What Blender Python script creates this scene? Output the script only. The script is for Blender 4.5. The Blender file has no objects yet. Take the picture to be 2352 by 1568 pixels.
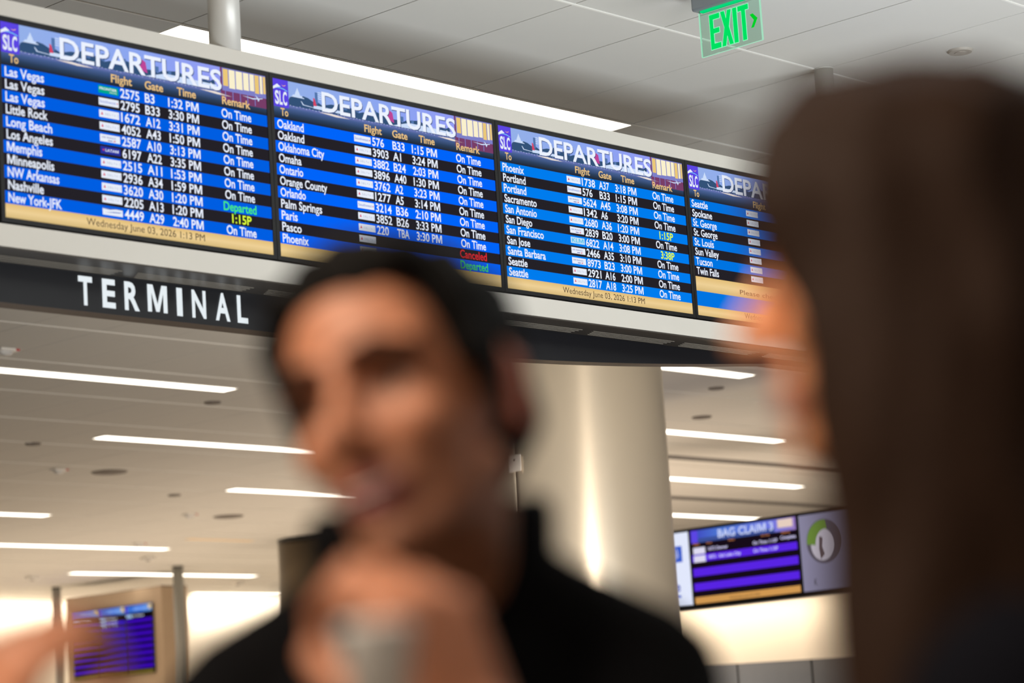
import bpy, bmesh, math, random
from mathutils import Vector, Matrix, noise
random.seed(7)
C = bpy.context.scene.collection
SC = bpy.context.scene
# ------------------------------------------------------------------ camera
EYE = 1.35                                   # lens height above the floor
YAW, PITCH, ROLL, FPX = 0.83175719, 0.16831865, -0.06369056, 5797.17
fwd = Vector((math.sin(YAW)*math.cos(PITCH), math.cos(YAW)*math.cos(PITCH), math.sin(PITCH)))
r0 = Vector((math.cos(YAW), -math.sin(YAW), 0)); u0 = r0.cross(fwd)
CR = (math.cos(ROLL)*r0 + math.sin(ROLL)*u0).normalized(); CU = CR.cross(fwd).normalized()
CAMPOS = Vector((0, 0, EYE))
cam = bpy.data.cameras.new('camera'); camo = bpy.data.objects.new('camera', cam); C.objects.link(camo)
camo.matrix_world = Matrix(((CR.x, CU.x, -fwd.x, 0), (CR.y, CU.y, -fwd.y, 0), (CR.z, CU.z, -fwd.z, EYE), (0, 0, 0, 1)))
cam.sensor_width = 36; cam.lens = FPX/2352*36; cam.clip_end = 200; cam.clip_start = .05
cam.dof.use_dof = True; cam.dof.focus_distance = 11.4; cam.dof.aperture_fstop = 2.6
SC.camera = camo
SC.view_settings.view_transform = 'Standard'; SC.view_settings.look = 'None'
SC.view_settings.gamma = 1; SC.view_settings.exposure = 0.0; SC.view_settings.use_curve_mapping = False
# ------------------------------------------------------------------ world and large lights
wd = bpy.data.worlds.new('hall_ambient'); SC.world = wd; wd.use_nodes = True
bg = wd.node_tree.nodes['Background']; bg.inputs[0].default_value = (1.0, .88, .76, 1); bg.inputs[1].default_value = 0.13
def area(name, loc, target, sx, sy, power, col, spread=180):
    l = bpy.data.lights.new(name, 'AREA'); l.shape = 'RECTANGLE'; l.size = sx; l.size_y = sy
    l.energy = power; l.color = col; l.spread = math.radians(spread)
    o = bpy.data.objects.new(name, l); C.objects.link(o); o.location = loc
    o.rotation_euler = (Vector(target)-Vector(loc)).to_track_quat('-Z', 'Y').to_euler()
    return o
# low daylight from the glazed front of the hall, behind and to the right of the photographer
area('window_daylight', (8.3, 1.2, .25), (8.3, 3.2, 4.6), 7.5, 2, 540, (.90, .96, 1.0), 150)
# added upward lamps standing in for light thrown up by the pale floor
area('bounce_fill', (23, 25, .05), (23, 25, 5), 7, 7, 230, (1.0, .80, .60))
area('bounce_fill.002', (5.8, 9.5, .05), (5.8, 9.5, 5), 3, 3, 45, (.9, .96, 1.0))  # added weak cool lamp lifting the ceiling behind the cabinet
area('bounce_fill.001', (22.2, 17.6, .05), (22.2, 17.6, 5), 5, 5, 320, (1.0, .80, .62))
area('bounce_fill.002', (24, 31, .05), (24, 31, 5), 10, 5, 230, (1.0, .80, .58))
# unseen key over the two people, plus fills added for people and column
area('unseen_light.001', (8.4, 5.2, .8), (13.2, 11.5, 3.1), 1.0, 1.6, 85, (1.0, .88, .74), 60)  # added low lamp out of view, brightens the big column
area('unseen_light.002', (-1.2, -1.6, 4.3), (1.3, 1.3, 1.5), 1.6, .6, 38, (1.0, .84, .68))  # added frontal fill on the two people
area('unseen_light', (-.9, 2.0, 4.0), (1.25, 1.3, 1.6), 2.0, .7, 160, (1.0, .82, .64))

# ------------------------------------------------------------------ helpers
def ray(x, y): return CR*((x-1176)/FPX) + CU*(-(y-784)/FPX) + fwd
def at_d(x, y, d): return CAMPOS + ray(x, y)*d
def at_y(x, y, Y): v = ray(x, y); return CAMPOS + v*(Y/v.y)
def at_x(x, y, X): v = ray(x, y); return CAMPOS + v*(X/v.x)
def at_z(x, y, Z): v = ray(x, y); return CAMPOS + v*((Z-EYE)/v.z)
def proj(p):
    v = Vector(p)-CAMPOS; d = v.dot(fwd)
    if d < .1: return None
    return (1176+FPX*v.dot(CR)/d, 784-FPX*v.dot(CU)/d, d)
def s2l(c): return tuple(((v/255)/12.92 if v/255 <= .04045 else ((v/255+.055)/1.055)**2.4) for v in c)
MATS = {}
def mat(name, rgb=None, rough=.6, metal=0., noise_amt=0., nscale=20., bump=0., bscale=60., sheen=0, coat=0, trans=0, ior=1.45, attr=None, lin=None, sss=0, aniso=0, spec=None):
    if name in MATS: return MATS[name]
    m = bpy.data.materials.new(name); m.use_nodes = True; nt = m.node_tree; N = nt.nodes; L = nt.links
    b = N['Principled BSDF']; col = (*(lin or s2l(rgb)), 1)
    b.inputs['Base Color'].default_value = col; b.inputs['Roughness'].default_value = rough; b.inputs['Metallic'].default_value = metal
    b.inputs['IOR'].default_value = ior
    if spec is not None: b.inputs['Specular IOR Level'].default_value = spec
    if coat: b.inputs['Coat Weight'].default_value = coat
    if trans: b.inputs['Transmission Weight'].default_value = trans
    if sheen: b.inputs['Sheen Weight'].default_value = sheen
    if sss: b.inputs['Subsurface Weight'].default_value = sss; b.inputs['Subsurface Radius'].default_value = (.012, .004, .002)
    if aniso: b.inputs['Anisotropic'].default_value = aniso; b.inputs['Anisotropic Rotation'].default_value = .25
    src = None
    if attr:
        a = N.new('ShaderNodeAttribute'); a.attribute_name = attr; src = a.outputs['Color']; L.new(src, b.inputs['Base Color'])
    if noise_amt or bump:
        tc = N.new('ShaderNodeTexCoord')
    if noise_amt:
        n = N.new('ShaderNodeTexNoise'); n.inputs['Scale'].default_value = nscale; n.inputs['Detail'].default_value = 4
        L.new(tc.outputs['Object'], n.inputs['Vector'])
        mx = N.new('ShaderNodeMix'); mx.data_type = 'RGBA'; mx.blend_type = 'MULTIPLY'; mx.inputs[0].default_value = 1
        rp = N.new('ShaderNodeMapRange'); rp.inputs['To Min'].default_value = 1-noise_amt; rp.inputs['To Max'].default_value = 1+noise_amt*.4
        L.new(n.outputs['Fac'], rp.inputs['Value']); L.new(rp.outputs[0], mx.inputs[7])
        if src: L.new(src, mx.inputs[6])
        else: mx.inputs[6].default_value = col
        L.new(mx.outputs[2], b.inputs['Base Color'])
    if bump:
        n2 = N.new('ShaderNodeTexNoise'); n2.inputs['Scale'].default_value = bscale; n2.inputs['Detail'].default_value = 6
        L.new(tc.outputs['Object'], n2.inputs['Vector'])
        bp = N.new('ShaderNodeBump'); bp.inputs['Strength'].default_value = bump; bp.inputs['Distance'].default_value = .004
        L.new(n2.outputs['Fac'], bp.inputs['Height']); L.new(bp.outputs[0], b.inputs['Normal'])
    MATS[name] = m; return m
def emit(name, rgb, k=1.0):
    if name in MATS: return MATS[name]
    m = bpy.data.materials.new(name); m.use_nodes = True; nt = m.node_tree
    for n in list(nt.nodes): nt.nodes.remove(n)
    e = nt.nodes.new('ShaderNodeEmission'); o = nt.nodes.new('ShaderNodeOutputMaterial')
    e.inputs[0].default_value = (*s2l(rgb), 1); e.inputs[1].default_value = k
    nt.links.new(e.outputs[0], o.inputs[0]); MATS[name] = m; return m
def emit_ramp(name, stops, axis='y', k=1.0, nz=0):
    """screen picture: colours change along the Generated axis of a flat screen mesh"""
    if name in MATS: return MATS[name]
    m = bpy.data.materials.new(name); m.use_nodes = True; nt = m.node_tree; N = nt.nodes; L = nt.links
    for n in list(N): N.remove(n)
    e = N.new('ShaderNodeEmission'); o = N.new('ShaderNodeOutputMaterial'); uv = N.new('ShaderNodeAttribute'); uv.attribute_name = 'suv'
    sp = N.new('ShaderNodeSeparateXYZ'); rp = N.new('ShaderNodeValToRGB'); cr = rp.color_ramp
    L.new(uv.outputs['Vector'], sp.inputs[0]); L.new(sp.outputs['Y' if axis == 'y' else 'X'], rp.inputs[0])
    while len(cr.elements) < len(stops): cr.elements.new(.5)
    for el, (p, c) in zip(cr.elements, stops): el.position = p; el.color = (*s2l(c), 1)
    L.new(rp.outputs[0], e.inputs[0]); e.inputs[1].default_value = k; L.new(e.outputs[0], o.inputs[0]); MATS[name] = m; return m
def mesh_obj(name, verts, faces, m=None, parent=None, smooth=False):
    me = bpy.data.meshes.new(name); me.from_pydata([tuple(v) for v in verts], [], faces); me.update()
    if smooth: me.polygons.foreach_set('use_smooth', [True]*len(me.polygons))
    if m: me.materials.append(m)
    o = bpy.data.objects.new(name, me); C.objects.link(o)
    if parent: o.parent = parent
    return o
def bm_obj(name, bm, m=None, parent=None, smooth=False):
    me = bpy.data.meshes.new(name); bmesh.ops.recalc_face_normals(bm, faces=bm.faces[:]); bm.to_mesh(me); bm.free()
    if smooth: me.polygons.foreach_set('use_smooth', [True]*len(me.polygons))
    if m: me.materials.append(m)
    o = bpy.data.objects.new(name, me); C.objects.link(o)
    if parent: o.parent = parent
    return o
def b_box(bm, lo, hi, bev=0):
    lo = Vector(lo); hi = Vector(hi); c = (lo+hi)/2; s = hi-lo
    r = bmesh.ops.create_cube(bm, size=1, matrix=Matrix.Translation(c) @ Matrix.Diagonal((*s, 1)))
    if bev:
        es = {e for v in r['verts'] for e in v.link_edges}
        bmesh.ops.bevel(bm, geom=list(es), offset=bev, segments=2, affect='EDGES', profile=.5)
def box(name, lo, hi, m, parent=None, bev=0):
    if parent is not None: p = parent.location; lo = Vector(lo)-p; hi = Vector(hi)-p
    bm = bmesh.new(); b_box(bm, lo, hi, bev); return bm_obj(name, bm, m, parent)
def b_cyl(bm, base, r, h, seg=48, r2=None, bev=0):
    bmesh.ops.create_cone(bm, cap_ends=True, segments=seg, radius1=r, radius2=r if r2 is None else r2, depth=h,
                          matrix=Matrix.Translation(Vector(base)+Vector((0, 0, h/2))))
def cyl(name, base, r, h, m, parent=None, seg=48, r2=None):
    if parent is not None: base = Vector(base)-parent.location
    bm = bmesh.new(); b_cyl(bm, base, r, h, seg, r2); o = bm_obj(name, bm, m, parent)
    for p in o.data.polygons: p.use_smooth = len(p.vertices) == 4
    return o
def tag(o, label, cat, group=None, kind=None):
    o['label'] = label
    if cat: o['category'] = cat
    if group: o['group'] = group
    if kind: o['kind'] = kind
    return o
def empty(name, loc, label=None, cat=None, group=None):
    o = bpy.data.objects.new(name, None); C.objects.link(o); o.location = loc; o.empty_display_size = .1
    if label: tag(o, label, cat, group)
    return o
def struct(o, label=None):
    o['kind'] = 'structure'
    if label: o['label'] = label
    return o

# ------------------------------------------------------------------ the setting: ceiling, floor, walls
CEIL = 3.30+EYE
GX0, GX, GY0, GY = 8.152, .610, 6.934, 1.213
white = mat('ceiling_white', (222, 220, 214), .75, noise_amt=.05, nscale=1.2)
bar_m = mat('grid_white', (240, 238, 232), .5)
dark = mat('plenum_dark', (60, 60, 60), .9)
XR, YR = (-4, 34), (-7, 40)
ceiling = empty('ceiling', (0, 0, CEIL)); struct(ceiling, 'pale grey panel ceiling of long tiles with white grid bars')
box('plenum', (XR[0], YR[0], CEIL+.035), (XR[1], YR[1], CEIL+.08), dark, ceiling)
def tile_mesh(name, w, d):
    bm = bmesh.new(); b_box(bm, (.0035, .009, 0), (w-.0035, d-.009, .028), .002)
    me = bpy.data.meshes.new(name); bm.to_mesh(me); bm.free(); me.materials.append(white); return me
tm = tile_mesh('ceiling_tile', GX, GY)
cells = []
for i in range(int((XR[0]-GX0)/GX)-1, int((XR[1]-GX0)/GX)+1):
    for j in range(int((YR[0]-GY0)/GY)-1, int((YR[1]-GY0)/GY)+1):
        x, y = GX0+i*GX, GY0+j*GY; sc = 0
        c = [proj((x+a, y+b, CEIL)) for a, b in ((0, 0), (GX, 0), (GX, GY), (0, GY))]
        if all(c):
            if max(p[0] for p in c) > -30 and min(p[0] for p in c) < 2380 and max(p[1] for p in c) > -30 and min(p[1] for p in c) < 1568:
                a = abs(sum(c[k][0]*c[(k+1) % 4][1]-c[(k+1) % 4][0]*c[k][1] for k in range(4)))/2
                mx = sum(p[0] for p in c)/4; my = sum(p[1] for p in c)/4
                hid = (.19*mx+25 < my < .13*mx+700 and mx < 1750) or (mx > 1900 and my > 330)
                sc = 0 if hid else a
        cells.append((sc, x, y))
cells.sort(reverse=True)
for k, (sc, x, y) in enumerate(cells[:290]):
    o = bpy.data.objects.new('ceiling_tile', tm); C.objects.link(o); o.parent = ceiling
    o.location = (x, y, random.uniform(-.0008, .0008))
v, f = [], []
for sc, x, y in cells[290:]:
    n = len(v); a, b, c, d = x+.0035, x+GX-.0035, y+.009, y+GY-.009
    v += [(a, c, 0), (b, c, 0), (b, d, 0), (a, d, 0), (a, c, .028), (b, c, .028), (b, d, .028), (a, d, .028)]
    f += [tuple(n+q for q in t) for t in ((3, 2, 1, 0), (0, 1, 5, 4), (1, 2, 6, 5), (2, 3, 7, 6), (3, 0, 4, 7))]
far = mesh_obj('far_tiles', v, f, white, ceiling); far['kind'] = 'stuff'
for j in range(int((YR[0]-GY0)/GY), int((YR[1]-GY0)/GY)+1):
    y = GY0+j*GY
    box('grid_bar', (XR[0], y-.0055, CEIL-.004), (XR[1], y+.0055, CEIL+.02), bar_m, ceiling)
floor = box('floor', (XR[0], YR[0], -.2), (XR[1], YR[1], 0), mat('terrazzo', (150, 140, 128), .35, noise_amt=.15, nscale=30)); struct(floor, 'pale terrazzo floor of the hall')
warm_wall = mat('wall_paint', (238, 228, 212), .6)
taupe = mat('taupe_paint', (150, 132, 114), .6)
greyp = mat('grey_cladding', (120, 124, 130), .4, metal=.3)
wb = box('wall_back', (XR[0], 36.2, 0), (XR[1], 36.5, CEIL+.03), taupe); struct(wb, 'taupe end wall of the baggage hall')
# bright washed wall panels at the far left, each under its own slot of light
def washed_wall(name, x0, x1, y, z0, z1, label, power):
    w = box(name, (x0, y, z0), (x1, y+.2, z1), warm_wall); struct(w, label)
    area('cove_light', ((x0+x1)/2, y-.32, CEIL-.06), ((x0+x1)/2, y+.02, 3.4), x1-x0, .12, power, (1., .90, .76))
    return w
washed_wall('wall_left', 22.3, 29.2, 34.3, 0, CEIL, 'cream wall at far left washed with bright light', 110)
wr = washed_wall('wall_right', 27.72, 30.8, 33.15, 3.15, CEIL, 'glowing cream wall panel between the hanging post and the dark column', 48)
struct(box('trim_1', (27.3, 33.05, 0), (31, 33.45, 3.15), mat('dark_trim', (46, 43, 42), .5)), 'dark band below the glowing wall panel')

# ------------------------------------------------------------------ ceiling light fittings
lit = emit('light_diffuser', (255, 244, 226), 5.0); trim_m = mat('light_trim', (235, 235, 230), .4)
def strip(x0, x1, y0, y1, label, group='strip lights recessed in the hall ceiling', m=lit):
    t = empty('strip_light', ((x0+x1)/2, (y0+y1)/2, CEIL), label, 'ceiling light', group)
    bm = bmesh.new(); o = t.location
    for a, b in (((x0-.006, y0-.006), (x1+.006, y0)), ((x0-.006, y1), (x1+.006, y1+.006)), ((x0-.006, y0), (x0, y1)), ((x1, y0), (x1+.006, y1))):
        b_box(bm, Vector((*a, CEIL-.007))-o, Vector((*b, CEIL+.01))-o)
    bm_obj('frame', bm, trim_m, t)
    box('diffuser', (x0, y0, CEIL-.005), (x1, y1, CEIL+.012), m, t)
    return t
LR = 8.147
strip(6.932, 9.982, LR+.006, LR+.186, 'long bright strip light above the departures boards')
strip(10.2, 13.86, 15.77, 15.95, 'strip light entering at the left edge, just under the terminal sign')
strip(14.55, 18.2, 18.43, 18.62, 'strip light left of the man\'s nose, second row down from the terminal sign')
strip(18.55, 22.2, 21.2, 21.40, 'short strip light ending at the man\'s mouth')
strip(14.4, 18.05, 23.90, 24.09, 'short strip light cut by the photo\'s left edge at the man\'s mouth height')
strip(18.55, 22.25, 26.82, 27.02, 'long strip light at the left edge just above the hanging post')
strip(23.05, 26.65, 30.0, 30.22, 'strip light crossed by the tall hanging post')
strip(27.74, 31.0, 32.82, 33.03, 'strip light directly above the glowing wall panel')
strip(14.1, 17.65, 13.22, 13.40, 'strip light peeping out under the header right of the big column')
strip(18.1, 21.74, 15.93, 16.11, 'upper of the three full strip lights right of the big column')
strip(22.1, 25.79, 18.66, 18.85, 'middle of the three full strip lights right of the big column')
strip(25.05, 28.7, 21.5, 21.68, 'lowest of the three full strip lights right of the big column')
strip(21.62, 22.78, 25.66, 25.82, 'dull unlit strip fitting left of the dark column', m=mat('diffuser_off', (252, 222, 182), .72))
for k, (x, y, Y0) in enumerate(((1.2, -2.8, 0), (-1.4, 2.2, 0), (4.8, -2.6, 0))):
    pass
# ------------------------------------------------------------------ ceiling devices
dev_w = mat('device_white', (238, 236, 232), .35); dev_r = mat('device_red', (190, 40, 40), .5)
def puck(name, x, y, r, h, label, cat, m, group):
    t = empty(name, (x, y, CEIL), label, cat, group)
    bm = bmesh.new(); b_cyl(bm, (0, 0, -h), r*.9, h, 40, r); o = bm_obj('cover', bm, m, t)
    bm = bmesh.new(); b_cyl(bm, (0, 0, -h-.003), r*.45, .004, 32); bm_obj('centre_cap', bm, m, t)
    return t
grey_d = mat('speaker_grey', (112, 104, 98), .6)
puck('sprinkler_cover', 10.277, 6.312, .062, .012, 'small round pale cover on the ceiling above the woman\'s head', 'ceiling cover', mat('cover_pale', (190, 184, 174), .5), 'round ceiling fittings')
for (x, y, r, lb) in ((14.17, 16.45, .075, 'small dark round downlight beside the end of the first strip light under the sign'),
                      (14.24, 19.11, .075, 'small dark round downlight at the left, left of the second strip light'),
                      (16.25, 20.53, .19, 'larger dark oval-looking speaker grille right of the white strobe'),
                      (18.25, 21.91, .075, 'small dark round downlight left of the short strip light by the mouth'),
                      (20.38, 23.46, .19, 'larger round speaker grille below the short strip light by the mouth'),
                      (17.94, 13.89, .075, 'small dark round downlight under the header at the right of the big column'),
                      (19.34, 15.18, .1, 'round ceiling grille above the upper strip light right of the big column')):
    puck('ceiling_speaker' if r > .08 else 'ceiling_downlight', x, y, r, .014, lb, 'ceiling speaker' if r > .08 else 'downlight', grey_d, 'round ceiling fittings')
def strobe(x, y, label):
    t = empty('fire_strobe', (x, y, CEIL), label, 'alarm strobe', 'ceiling fire strobes')
    bm = bmesh.new(); b_box(bm, (-.085, -.055, -.02), (.085, .055, 0), .008); bm_obj('base', bm, dev_w, t)
    bm = bmesh.new(); bmesh.ops.create_uvsphere(bm, u_segments=24, v_segments=12, radius=1, matrix=Matrix.Translation((-.01, 0, -.024)) @ Matrix.Diagonal((.058, .04, .03, 1)))
    bm_obj('lens', bm, mat('lens_clear', (235, 235, 235), .15, trans=.3), t, True)
    bm = bmesh.new(); b_box(bm, (.045, -.0562, -.019), (.062, .0562, -.003)); b_box(bm, (.066, -.0562, -.019), (.078, .0562, -.003)); bm_obj('red_lettering', bm, dev_r, t)
for a in ((11.04, 15.1, 'white fire strobe with red marks at the left edge under the terminal sign'),
          (15.62, 20.54, 'white fire strobe left of the larger speaker grille, below the second strip light'),
          (21.33, 26.37, 'pale fire strobe just above the end of the long strip light at the left'),
          (19.72, 23.40, 'faint fire strobe on the sunlit-looking ceiling left of the man\'s chin'),
          (27.08, 33.30, 'small fire strobe above the left end of the glowing wall panel')): strobe(*a)
for x, y, lb in ((22.68, 27.86, 'small square sensor below the long strip light at the left'),
                 (22.76, 30.67, 'small square sensor above the left pole'),
                 (27.04, 30.97, 'small square sensor under the strip light crossed by the post'),
                 (26.6, 33.4, 'small square sensor above the bank of purple flight screens')):
    t = empty('ceiling_sensor', (x, y, CEIL), lb, 'sensor', 'small square ceiling sensors')
    box('housing', (x-.08, y-.08, CEIL-.05), (x+.08, y+.08, CEIL), dev_w, t, .01)
    cyl('lens', (x, y, CEIL-.062), .03, .014, grey_d, t, 24)
slot_m = mat('slot_black', (98, 94, 92), .7)
for x0, x1, y, lb in ((19.9, 25.2, 17.4, 'long dark air slot in the ceiling between the upper and middle strip lights'),
                      (23.2, 29.2, 20.15, 'long dark air slot in the ceiling between the middle and lowest strip lights')):
    t = empty('air_slot', ((x0+x1)/2, y, CEIL), lb, 'air slot', 'linear air slots')
    for k in (-1, 0, 1): box('slot', (x0, y+k*.075-.020, CEIL-.004), (x1, y+k*.075+.020, CEIL+.01), slot_m, t)
    box('slot_frame', (x0-.01, y-.125, CEIL-.002), (x1+.01, y+.125, CEIL+.01), mat('slot_frame', (150, 148, 146), .5), t)

# ------------------------------------------------------------------ lettering
TEXTS = []
def text(s, x0, x1, base, cap, m, parent, place, name='lettering', bold=.02, group=None, centre=None):
    """s is fitted between x0 and x1 (surface units), capitals cap high; place(x, y, lift) -> local point"""
    TEXTS.append((s, x0, x1, base, cap, m, parent, place, name, bold, group))
M_OUT = lambda h, t: [(0, 0), (0, h), (t*1.35, h), (.40, .30*h), (.80-t*1.35, h), (.80, h), (.80, 0), (.80-t, 0), (.80-t, .70*h), (.40+t*.42, .02*h), (.40-t*.42, .02*h), (t, .70*h), (t, 0)]
def flush_text():
    need = {(ch, w) for t in TEXTS for ch in t[0] for w in ((0 if t[9] < .03 else .019 if t[9] < .25 else .03),) if ch != ' '}
    chars = {ch for ch, w in need} | {' '}; tmp = []
    def fo(body, off):
        c = bpy.data.curves.new('t', 'FONT'); c.body = body; c.size = 1; c.resolution_u = 3; c.offset = off
        o = bpy.data.objects.new('t', c); C.objects.link(o); tmp.append((o, c)); return o
    glyph = {k: fo(k[0], min(k[1], .011) if k[0] == 'g' else k[1]) for k in need}; adv = {ch: fo('I'+ch+'I', 0) for ch in chars}; ii = fo('II', 0); one = fo('I', 0)
    bpy.context.view_layer.update(); dg = bpy.context.evaluated_depsgraph_get()
    def grab(o):
        me = bpy.data.meshes.new_from_object(o.evaluated_get(dg))
        r = ([tuple(v.co) for v in me.vertices], [tuple(p.vertices) for p in me.polygons]); bpy.data.meshes.remove(me); return r
    W = lambda o: (lambda V: max(p[0] for p in V)-min(p[0] for p in V))(grab(o)[0])
    w2 = W(ii); adv = {ch: W(o)-w2 for ch, o in adv.items()}; HI = max(p[1] for p in grab(one)[0])
    G = {k: grab(o) for k, o in glyph.items()}
    for k in list(G):
        if k[0] == 'M' and k[1] > 0:
            P_ = [(x+.07, y, 0) for x, y in M_OUT(HI+k[1], .115+k[1]*1.6)]; G[k] = (P_, [tuple(range(len(P_)))]); 
    if 'M' in adv: adv['M'] = max(adv['M'], .92)
    for o, c in tmp: bpy.data.objects.remove(o); bpy.data.curves.remove(c)
    merged = {}
    for k, (s, x0, x1, base, cap, m, parent, place, name, bold, group) in enumerate(TEXTS):
        w = 0 if bold < .03 else .019 if bold < .25 else .03
        V, F, x = [], [], 0
        for ch in s:
            if ch != ' ':
                g, f = G[(ch, w)]; n = len(V); V += [(p[0]+x, p[1]) for p in g]; F += [tuple(n+i for i in t) for t in f]
            x += adv[ch]
        lo = min(p[0] for p in V); hi = max(p[0] for p in V)
        ky = cap/HI; kx = (x1-x0)/(hi-lo) if x1 is not None else ky*.86
        key = group if group is not None else k
        g = merged.setdefault(key, ([], [], m, parent, name)); n = len(g[0])
        g[0].extend(place(x0+(p[0]-lo)*kx, base+p[1]*ky, 0) for p in V); g[1].extend(tuple(n+i for i in t) for t in F)
    for V, F, m, parent, name in merged.values(): mesh_obj(name, V, F, m, parent)
    TEXTS.clear()

# ------------------------------------------------------------------ departures cabinet
s = .68429692
BY = 6.84297; SX0 = 5.01231; SP = 1.24468; SW = 1.2100; SH = .6890; ZT = 2.6366+EYE
FT, FB = 2.716+EYE, 1.846+EYE
CX0, CX1 = 4.60, 10.22
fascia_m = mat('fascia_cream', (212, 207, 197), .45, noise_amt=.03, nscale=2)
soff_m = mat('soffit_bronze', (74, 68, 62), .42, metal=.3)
blk = mat('bezel_black', (16, 15, 16), .35); void = mat('recess_black', (8, 8, 8), .8)
cab = empty('display_cabinet', ((CX0+CX1)/2, BY+.1, FB), 'long off-white cabinet framing the row of departures screens', 'display cabinet')
OT, OB = ZT+.021, ZT-SH-.023
bm = bmesh.new(); O = cab.location
for lo, hi in (((CX0, BY-.004, OT), (CX1, BY+.19, FT)), ((CX0, BY-.004, FB), (CX1, BY+.19, OB)), ((CX0, BY-.004, OB), (SX0-.03, BY+.19, OT)), ((SX0+4*SP+.004, BY-.004, OB), (CX1, BY+.19, OT))):
    b_box(bm, Vector(lo)-O, Vector(hi)-O)
bm_obj('fascia', bm, fascia_m, cab)
box('back_panel', (SX0-.03, BY+.06, OB), (SX0+4*SP+.004, BY+.18, OT), void, cab)
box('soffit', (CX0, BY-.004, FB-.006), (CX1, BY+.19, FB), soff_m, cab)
sl = mat('slot_light', (150, 142, 130), .5)
for k in range(9):
    x0 = 5.035+k*.6215; bm = bmesh.new()
    for q in range(4): b_box(bm, Vector((x0+.012*q, BY+.100+.022*q, FB-.0075))-O, Vector((x0+.55-.012*q*0, BY+.1035+.022*q, FB-.006))-O)
    bm_obj('vent_slot', bm, sl, cab)
# hanging poles
pole_m = mat('pole_satin', (214, 212, 206), .38, metal=.15)
for x, y, r, lb in ((6.075, BY+.05, .0605, 'thick satin metal pole rising from the cabinet above the first departures screen'),
                    (9.975, BY+.065, .047, 'satin metal pole reaching the ceiling beside the woman\'s head')):
    t = empty('support_pole', (x, y, FT), lb, 'pole', 'poles holding the departures cabinet')
    cyl('shaft', (x, y, FT-.002), r, CEIL-FT+.002, pole_m, t)
    cyl('ceiling_collar', (x, y, CEIL-.006), r+.004, .006, pole_m, t)
# header with the TERMINAL sign under the cabinet
HY = BY+.200
bm = bmesh.new(); prev = None; N = 40; X0, X1 = 3.2, CX1
secs = []
for k in range(N+1):
    x = X0+(X1-X0)*k/N
    zb = 1.700+(.075*max(0, (x-7.5)/1.5)**1.5) + EYE
    zb = min(zb, FB-.03); d = .085
    secs.append([bm.verts.new(p) for p in ((x, HY-.008, FB+.0), (x, HY-.008, zb), (x, HY-.008+d, zb), (x, HY-.008+d, FB+.0))])
for a, b in zip(secs, secs[1:]):
    for i in range(4): bm.faces.new((a[i], a[(i+1) % 4], b[(i+1) % 4], b[i]))
bm.faces.new(secs[0]); bm.faces.new(secs[-1][::-1])
hdr_m = mat('header_black', (24, 24, 28), .32); hdr_u = mat('header_bronze', (74, 58, 44), .5)
hm = bpy.data.meshes.new('sign_header'); bmesh.ops.recalc_face_normals(bm, faces=bm.faces[:]); bm.to_mesh(hm); bm.free()
hm.materials.append(hdr_m); hm.materials.append(hdr_u)
for p in hm.polygons:
    if p.normal.z < -.8: p.material_index = 1
hdr = empty('sign_header', ((X0+X1)/2, HY, FB), 'black header band with white TERMINAL letters under the cabinet', 'sign')
ho = bpy.data.objects.new('header_band', hm); C.objects.link(ho); ho.parent = hdr; ho.location = -hdr.location
# TERMINAL: each letter its own raised form
term_m = emit('sign_letter_white', (232, 240, 244), 1.0)
LW = {'T': .72, 'E': .66, 'R': .72, 'M': .98, 'I': .30, 'N': .76, 'A': .80, 'L': .62}
lx = [(5.455, 5.522), (5.558, 5.614), (5.659, 5.725), (5.773, 5.862), (5.912, 5.936), (5.985, 6.052), (6.107, 6.178), (6.222, 6.276)]
def sign_place(x, y, l): return Vector((x, HY-.008-.004-l, y))-hdr.location
px = [(179, 214), (234, 267), (285, 322), (338, 386), (405, 421), (440, 475), (494, 530), (544, 571)]
for ch, (a, b) in zip('TERMINAL', px):
    ym = 660+(a-179)*.135
    xa, xb = at_y(a, ym, HY-.01).x, at_y(b-3, ym, HY-.01).x
    text(ch, xa, xb, 1.7255+EYE, .097, term_m, hdr, sign_place, 'sign_letter', bold=.3)

# ------------------------------------------------------------------ departures screens
c_white = emit('led_white', (236, 242, 255)); c_gold = emit('led_gold', (236, 196, 132)); c_black = emit('led_row_black', (36, 33, 39))
BLUES = [emit('led_row_blue', (0, 94, 226)), emit('led_row_blue_bright', (0, 100, 250)), emit('led_row_blue_light', (0, 124, 238)), emit('led_row_blue_soft', (0, 116, 226))]; c_green = emit('led_green', (70, 235, 120)); c_yel = emit('led_yellow', (225, 255, 60)); c_red = emit('led_red', (225, 40, 50))
c_date = emit('led_date_brown', (70, 52, 40)); c_purple = emit('led_purple', (92, 70, 226)); c_logo = emit('led_logo_white', (232, 238, 250))
c_teal = emit('led_teal', (0, 165, 140)); c_navy = emit('led_navy', (40, 50, 160)); c_sky = emit('led_klm_blue', (90, 190, 235)); c_klmbg = emit('led_klm_bg', (190, 225, 245))
c_dlt = emit('led_logo_grey', (150, 160, 190)); c_rd = emit('led_logo_red', (215, 70, 100)); c_sw = emit('led_logo_blue', (90, 110, 205))
c_shadow = emit('led_title_shadow', (60, 80, 130))
c_lamp = emit('led_cyan', (120, 210, 255)); c_orange = emit('led_orange', (235, 170, 140))
c_tree = emit('pic_trees', (52, 82, 120)); c_bld = emit('pic_building', (84, 118, 172)); c_wht = emit('pic_white', (205, 222, 250)); c_win = emit('pic_window', (250, 240, 205)); c_winy = emit('pic_window_yellow', (235, 200, 120)); c_mar = emit('pic_maroon', (120, 62, 104))
c_lav = emit('pic_lavender', (126, 128, 200))
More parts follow.
